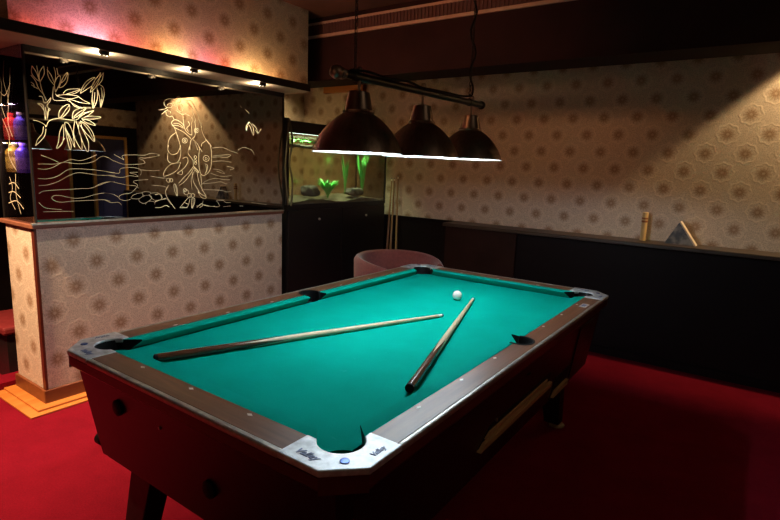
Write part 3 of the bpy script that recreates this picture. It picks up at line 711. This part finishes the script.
def diamond(rail, x, y, lx):
    m = NB(); a, b_ = (.006, .0105) if lx else (.0105, .006)
    prism(m, [(x+a, y), (x, y+b_), (x-a, y), (x, y-b_)], .8006, .8018); obj('diamond', m, NACRE, rail)
S = .245
for sx in (-1, 1):
    for sy in (-1, 1):
        aa = arc(MC, MR+.003, 96, 0, 10)
        pts = [(.614, 0), (.614, .926), (.538, .926)]+[p for p in aa]
        m = NB(); prism(m, [(sx*x, sy*y) for x, y in pts], .750, .801)
        rl = obj('rail', m, RAIL, T)
        for k in (1, 2, 3): diamond(rl, sx*(.49+.064), sy*k*S, True)
        m = NB(); box(m, *sorted((sx*.614, sx*.630)), *sorted((0, sy*.926)), .784, .8022); obj('rail_trim', m, METAL_TRIM, T, bevel=.005)
for sy in (-1, 1):
    m = NB(); box(m, -.43, .43, *sorted((sy*1.028, sy*1.104)), .750, .801); rl = obj('rail', m, RAIL_X, T)
    for k in (-1, 0, 1): diamond(rl, k*S, sy*(.98+.064), False)
    m = NB(); box(m, -.43, .43, *sorted((sy*1.104, sy*1.1235)), .784, .8022); obj('rail_trim', m, METAL_TRIM, T, bevel=.005)

def lettering(parent, text, size, x, y, rot, shear=.3, z=.8052):
    cu = bpy.data.curves.new('lettering', 'FONT'); cu.body = text; cu.size = size; cu.shear = shear; cu.extrude = .0004
    cu.align_x = 'CENTER'; cu.align_y = 'CENTER'; cu.offset = .0006
    tmp = bpy.data.objects.new('lettering_curve', cu); C.objects.link(tmp)
    dg = bpy.context.evaluated_depsgraph_get(); me = bpy.data.meshes.new_from_object(tmp.evaluated_get(dg))
    bpy.data.objects.remove(tmp)
    me.transform(Matrix.Translation(Vector((x, y, z))-worldloc(parent)) @ Matrix.Rotation(rot, 4, 'Z'))
    me.materials.clear(); me.materials.append(CAST_DARK)
    o = bpy.data.objects.new('lettering', me); C.objects.link(o); o.parent = parent
    return o
for sx in (-1, 1):
    for sy in (-1, 1):
        a = arc(PC, PR, 148, -58, 18)
        pts = [(.631, .926), (.631, 1.048), (.553, 1.1245), (.43, 1.1245), (.43, 1.028)]+[p for p in a]+[(.538, .926)]
        m = NB(); prism(m, [(sx*x, sy*y) for x, y in pts], .788, .8045)
        c = obj('corner_casting', m, CAST, T, bevel=.003)
        lettering(c, 'Valley', .027, sx*.490, sy*1.092, 0 if sy < 0 else PI)
        lettering(c, 'Valley', .020, sx*.604, sy*.985, PI/2*sx, .3)
        m = NB(); lathe(m, [(0,.8045),(.011,.8045),(.011,.8065),(.006,.8072),(0,.8066)], (sx*.572, sy*1.062, 0), 18); obj('screw', m, plain('blued_screw', (.05,.10,.30), .3, .6), c, smooth=True)
        # pocket cup
        m = NB(); ring = []
        lathe(m, [(PR+.002,.798),(PR-.002,.798),(PR-.003,.70),(PR-.012,.685),(0,.684),(0,.680),(PR+.001,.680)], (sx*PC[0], sy*PC[1], 0), 32)
        # keep only the outer side above the bed
        for v in [v for v in m.verts if v.co.z > .74 and ((abs(v.co.x)-PC[0])+(abs(v.co.y)-PC[1])) < .004]: v.co.z = .738
        obj('pocket', m, BLACK_RUBBER, T, smooth=True)
    m = NB(); lathe(m, [(MR+.004,.803),(MR-.004,.803),(MR-.006,.70),(MR-.014,.685),(0,.684),(0,.680),(MR,.680)], (sx*MC[0], 0, 0), 32)
    for v in [v for v in m.verts if v.co.z > .74 and abs(v.co.x) < MC[0]-.022]: v.co.z = .738
    obj('pocket', m, BLACK_RUBBER, T, smooth=True)
# name plate let into the far right rail
m = NB(); box(m, .572, .604, .70, .77, .801, .8028); pl = obj('rail_plate', m, CAST, T)
m = NB(); box(m, .579, .597, .712, .758, .8028, .8034); obj('plate_centre', m, CAST_DARK, pl)
# skirt under the trim
for sx in (-1, 1):
    m = NB(); prism(m, [(sx*.600, .745), (sx*.622, .745), (sx*.628, .756), (sx*.628, .784), (sx*.600, .784)], -1.046, 1.046, 'y'); obj('skirt', m, SKIRT, T)
for sy in (-1, 1):
    m = NB(); prism(m, [(sy*1.09, .745), (sy*1.112, .745), (sy*1.122, .756), (sy*1.122, .784), (sy*1.09, .784)], -.551, .551, 'x'); obj('skirt', m, SKIRT_X, T)
for sx in (-1, 1):
    for sy in (-1, 1):
        m = NB(); prism(m, [(sx*x, sy*y) for x, y in ((.600,1.046),(.628,1.046),(.551,1.122),(.551,1.09))], .745, .788); obj('skirt_corner', m, SKIRT, T)
# tapered cabinet, open at the top
zt, zb = .748, .41
def cab(sx0, sy0, z): pass
m = NB()
def ringv(z, hx, hy, c): return [m.verts.new((x, y, z)) for x, y in ((-hx,-hy+c),(-hx+c,-hy),(hx-c,-hy),(hx,-hy+c),(hx,hy-c),(hx-c,hy),(-hx+c,hy),(-hx,hy-c))]
r0 = ringv(zb, .555, 1.04, .02); r1 = ringv(zt, .600, 1.088, .03); r2 = ringv(zt, .57, 1.06, .03); r3 = ringv(zb+.03, .525, 1.01, .02)
for A, B in ((r0,r1),(r1,r2),(r2,r3)):
    for i in range(8): m.faces.new((A[i], A[(i+1)%8], B[(i+1)%8], B[i]))
m.faces.new(r0[::-1]); m.faces.new(r3)
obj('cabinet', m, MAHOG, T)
def sidex(z): return .555+(z-zb)/(zt-zb)*.045
def endy(z): return 1.04+(z-zb)/(zt-zb)*.048
# ball window and return tray on the right hand side
def side_poly(name, pts, out_, thick, mat):
    m = NB(); a = []; b_ = []
    for y, z in pts:
        a.append(m.verts.new((sidex(z)-thick, y, z))); b_.append(m.verts.new((sidex(z)+out_, y, z)))
    m.faces.new(a); m.faces.new(b_[::-1])
    for i in range(len(pts)): j = (i+1) % len(pts); m.faces.new((a[i], a[j], b_[j], b_[i]))
    return obj(name, m, mat, T)
side_poly('ball_window', [(-.37,.522),(-.30,.582),(.33,.582),(.33,.522)], .002, .01, BLACK_RUBBER)
side_poly('tray_lip', [(-.375,.515),(-.345,.538),(.33,.538),(.33,.515)], .016, .0, TAN_WOOD)
side_poly('tray_lip', [(-.335,.548),(-.305,.564),(.28,.564),(.28,.548)], .008, .0, TAN_WOOD)
side_poly('ball_return', [(.40,.42),(.44,.52),(.64,.52),(.64,.42)], .002, .01, BLACK_RUBBER)
side_poly('return_lip', [(.42,.425),(.45,.452),(.63,.452),(.63,.425)], .016, .0, TAN_WOOD)
side_poly('coin_panel', [(.68,.44),(.68,.70),(.94,.70),(.94,.44)], .006, .0, BLACK_METAL)
m = NB(); lathe(m, [(0,sidex(.585)),(.006,sidex(.585)),(.006,sidex(.585)+.004),(0,sidex(.585)+.005)], (0,-.25,.585), 14, 'x'); obj('bolt', m, METAL_TRIM, T)
for x, z in ((-.335,.655), (.10,.545)):
    y = -endy(z); m = NB(); lathe(m, [(0,y),(.026,y),(.026,y-.010),(.018,y-.014),(0,y-.014)], (0,0,0), 24, 'y')
    bmesh.ops.translate(m, verts=m.verts[:], vec=(x,0,z)); obj('bolt_cover', m, BLACK_RUBBER, T, smooth=True)
y = -endy(.66); m = NB(); lathe(m, [(0,y),(.006,y),(.005,y-.004),(0,y-.005)], (-.11,0,.66), 14, 'y'); obj('bolt', m, METAL_TRIM, T)
m = NB(); x = -sidex(.436)-.022; lathe(m, [(0,x+.01),(.022,x+.01),(.022,x-.02),(.016,x-.028),(0,x-.028)], (0,-1.015,.436), 22, 'x'); obj('knob', m, BLACK_RUBBER, T, smooth=True)
# legs
for sx in (-1, 1):
    for sy in (-1, 1):
        m = NB(); frustum(m, (sx*.418, sy*1.0, .035), .042, .036, (sx*.400, sy*.925, .412), .066, .045); lg = obj('leg', m, BLACK_SATIN, T, bevel=.004)
        m = NB(); lathe(m, [(0,0),(.042,0),(.044,.006),(.040,.012),(.018,.016),(.018,.035),(0,.035)], (sx*.43, sy*1.035, 0), 24); obj('foot', m, plain('tan_foot', (.50,.36,.20), .5), lg, smooth=True)

# things on the cloth
cue('two tone cue with its dark butt against the near left cushion', (-.336,-.9555,BED+.0165), (.105,.195,BED+.0078), 'cues lying on the table')
cue('two tone cue lying towards the right cushion, its tip near the white ball', (.444,-.612,BED+.0165), (.066,.582,BED+.0078), 'cues lying on the table')
m = NB(); ball(m, (0,.526,BED+.0250), .0246, 32, 20)
cb = obj('cue_ball', m, plain('white_ball', (.85,.84,.78), .12, 0, .02), smooth=True); tag(cb, 'white cue ball on the teal cloth beyond the cue tips', 'ball')

# ------------------------------------------------------------------ hanging lamp
L = thing('billiard_lamp', 'three shade bronze billiard lamp hanging on chains over the pool table', 'lamp', (0,.14,1.47))
m = NB(); tube(m, [(0,-.43,1.743),(0,.655,1.763)], .015, 14); obj('bar', m, BLACK_METAL, L, smooth=True)
m = NB(); ball(m, (0,-.458,1.742), .024, 20, 14); lathe(m, [(.017,-.438),(.021,-.432),(.018,-.42),(.0155,-.415)], (0,0,1.742), 16, 'y'); obj('finial', m, BRONZE, L, smooth=True)
m = NB(); ball(m, (0,.664,1.763), .021, 18, 12); obj('finial', m, BLACK_METAL, L, smooth=True)
BULBW = emission('cool_bulb', (.90,.96,1), 9)
LY = [(-.335,1.478), (.098,1.481), (.555,1.487)]
for y, z in LY:
    prof_o = [(.175,0),(.1735,.004),(.166,.022),(.152,.050),(.132,.078),(.109,.103),(.082,.125),(.058,.140),(.060,.143),(.060,.149),(.052,.152)]
    prof_i = [(.050,.138),(.078,.121),(.105,.099),(.128,.075),(.148,.048),(.162,.021),(.1705,.0015)]
    zb_ = 1.742+(y+.47)*.0187
    m = NB(); lathe(m, [(r_*.952, z+h_) for r_, h_ in prof_o], (0,y,0), 56); sh = obj('shade', m, BRONZE, L, smooth=True)
    m = NB(); lathe(m, [(r_, z+h_) for r_, h_ in [(.0,.138)]+[(a_*.952, b_) for a_, b_ in prof_i]+[(.1666,0)]], (0,y,0), 56); obj('lining', m, ENAMEL, sh, smooth=True)
    m = NB(); lathe(m, [(.052,z+.150),(.050,z+.156),(.0385,z+.212),(.034,z+.215),(0,z+.215)], (0,y,0), 32); obj('neck', m, BRONZE, sh, smooth=True)
    m = NB(); tube(m, [(0,y,z+.21),(0,y,zb_)], .006, 10); lathe(m, [(0,zb_+.012),(.012,zb_+.014),(.013,zb_+.022),(.008,zb_+.034),(0,zb_+.036)], (0,y,0), 14); obj('stem', m, BRONZE, sh, smooth=True)
    m = NB(); ball(m, (0,y,z+.052), .028, 20, 14); lathe(m, [(.014,z+.075),(.014,z+.138)], (0,y,0), 14); obj('bulb', m, BULBW, sh, smooth=True)
def chain(y, z0, z1):
    m = NB(); n = int((z1-z0)/.021); st = (z1-z0)/n
    for k in range(n):
        zc = z0+st*(k+.5); c = []
        for i in range(13):
            a = 2*PI*i/12; p, h = .0055*math.cos(a), .0145*math.sin(a)
            c.append((p, y, zc+h) if k % 2 else (0, y+p, zc+h))
        tube(m, c, .0017, 6, False)
    return obj('chain', m, BLACK_METAL, L, smooth=True)
chain(-.36, 1.757, 2.60); chain(.53, 1.775, 2.60)
for y, z in ((-.36,1.744), (.53,1.761)):
    m = NB(); lathe(m, [(.0135,y-.012),(.018,y-.010),(.018,y+.010),(.0135,y+.012)], (0,0,z), 16, 'y'); obj('clamp', m, BLACK_METAL, L, smooth=True)
    m = NB(); lathe(m, [(0,2.585),(.03,2.59),(.04,2.62),(0,2.62)], (0,y,0), 20); obj('ceiling_rose', m, BLACK_METAL, L, smooth=True)
m = NB()
w = [(.012,-.40,1.757),(.016,-.30,1.766),(.014,-.18,1.762),(.016,-.05,1.772),(.014,.06,1.764),(.012,.15,1.768),(.016,.28,1.772),(.014,.42,1.776),(.010,.52,1.790)]
for k in range(22):
    u = k/21; w.append((.012*math.cos(k*1.3), .532+.014*math.sin(k*1.3)+.010*math.sin(k*.5), 1.80+.78*u))
tube(m, smooth_line(w, 4), .0048, 6); obj('cable', m, BLACK_RUBBER, L, smooth=True)

# ------------------------------------------------------------------ room lights and added fill lights
def light(name, kind, loc, power, col, size=.03, rot=None, **kw):
    d = bpy.data.lights.new(name, kind); d.energy = power; d.color = col
    if kind == 'AREA': d.shape = 'DISK'; d.size = size
    else: d.shadow_soft_size = size
    for k, v in kw.items(): setattr(d, k, v)
    o = bpy.data.objects.new(name, d); C.objects.link(o); o.location = loc
    if rot is not None: o.rotation_euler = rot
    return o
def aim(o, tgt):
    d = Vector(tgt)-o.location; o.rotation_euler = d.to_track_quat('-Z', 'Y').to_euler(); return o
for y, z in LY: light('billiard_bulb_light', 'POINT', (0, y, z+.024), PEND, (.80,.93,1.), .018)
for (x, y) in SPOTS:
    light('cornice_spot_glow', 'AREA', (x-.05, y, 1.948), SPG, (1,.76,.46), .03, (PI,0,0))
    aim(light('cornice_spot_beam', 'SPOT', (x, y, 1.953), SPOTP, (1,.83,.56), .012, spot_size=math.radians(110), spot_blend=.8), (x-.12, y, 1.0))
for y, d, p, c in ((-.66,.05,.20,(1,.10,.04)), (-.52,.07,.25,(1,.16,.08)), (-.40,.10,1.2,(1,.34,.55)), (-.30,.07,.8,(1,.42,.60)), (-.20,.06,.4,(1,.10,.06)), (-.06,.06,.3,(1,.12,.05)),
                   (.06,.05,.4,(1,.40,.10)), (.13,.09,1.3,(1,.52,.18)), (.20,.05,.6,(1,.65,.30)), (.29,.10,.6,(.85,.25,.60)), (.42,.06,.45,(1,.12,.14)), (.52,.06,.4,(1,.14,.10)),
                   (.62,.06,.5,(1,.45,.25)), (.70,.08,1.2,(1,.62,.24)), (.78,.05,.9,(1,.60,.22)), (.95,.09,.5,(1,.45,.15))):
    light('cornice_uplight', 'POINT', (FX+d, y, 2.030), p*UPL, c, .008)
for y in (1.5, 1.92, 2.34): light('tank_lamp', 'AREA', (-2.10, y, 1.69), TANKP/3, (.95,1.,.72), .2, (0,0,0), spread=math.radians(95))
for x, z, c, p in ((-2.31, 1.492, (1,.80,.45), .45), (-2.18, 1.492, (.55,.35,1.), .55), (-2.31, 1.70, (1,.55,.35), .7), (-2.18, 1.70, (.60,.42,1.), .7)):
    aim(light('case_shelf_lamp', 'AREA', (x, -.643, z), p, c, .03), (x, -.58, z-.12))
aim(light('corner_downlight', 'SPOT', (1.70, 2.57, 2.59), SPOTR, (1,.66,.32), .03, spot_size=math.radians(104), spot_blend=.2), (1.70, 2.57, 0))
aim(light('left_downlight', 'SPOT', (-1.88, -1.55, 2.58), LEFTP, (1,.62,.34), .05, spot_size=math.radians(78), spot_blend=1.), (-1.95, -.85, 0))
aim(light('wall_wash_fill', 'SPOT', (-.55, -.75, 2.52), WASH, (1,.38,.15), .22, spot_size=math.radians(66), spot_blend=1.), (-.85, 2.75, 1.6))  # unseen spot added to wash the back wall with warm light
aim(light('passage_fill', 'AREA', (-2.55, 1.8, 2.45), PASSP, (1,.72,.34), .25, (0,0,0), spread=math.radians(110)), (-3.3, 1.75, 1.25))  # added fill to brighten the wall seen through the tank
light('room_fill', 'AREA', (2.2, -.5, 2.58), ROOMP, (1,.70,.45), .8, (0,0,0))  # added ambient fill, also lifts the right side of the table
aim(light('rear_wall_fill', 'AREA', (.2, -2.3, 2.5), REARP, (1,.72,.48), .4, (0,0,0), spread=math.radians(120)), (.3, -3.2, 1.3))  # fill added behind the camera so the bronze shades reflect a lit wall
w = bpy.data.worlds.new('World'); sc.world = w; w.use_nodes = True
w.node_tree.nodes['Background'].inputs[0].default_value = (.02,.012,.01,1)
w.node_tree.nodes['Background'].inputs[1].default_value = .2

# ------------------------------------------------------------------ camera
cd = bpy.data.cameras.new('camera'); cam = bpy.data.objects.new('camera', cd); C.objects.link(cam)
cd.sensor_width = 36; cd.lens = 523.678*36/780; cd.clip_start = .02
R_ = Vector((0.81641085,0.57623039,0.03783985)); U_ = Vector((-0.12912511,0.11829298,0.98454735)); F_ = Vector((-0.56284991,0.80868122,-0.17098149))
cam.matrix_world = Matrix(((R_.x,U_.x,-F_.x,1.22691),(R_.y,U_.y,-F_.y,-1.86219),(R_.z,U_.z,-F_.z,1.42461),(0,0,0,1)))
sc.camera = cam
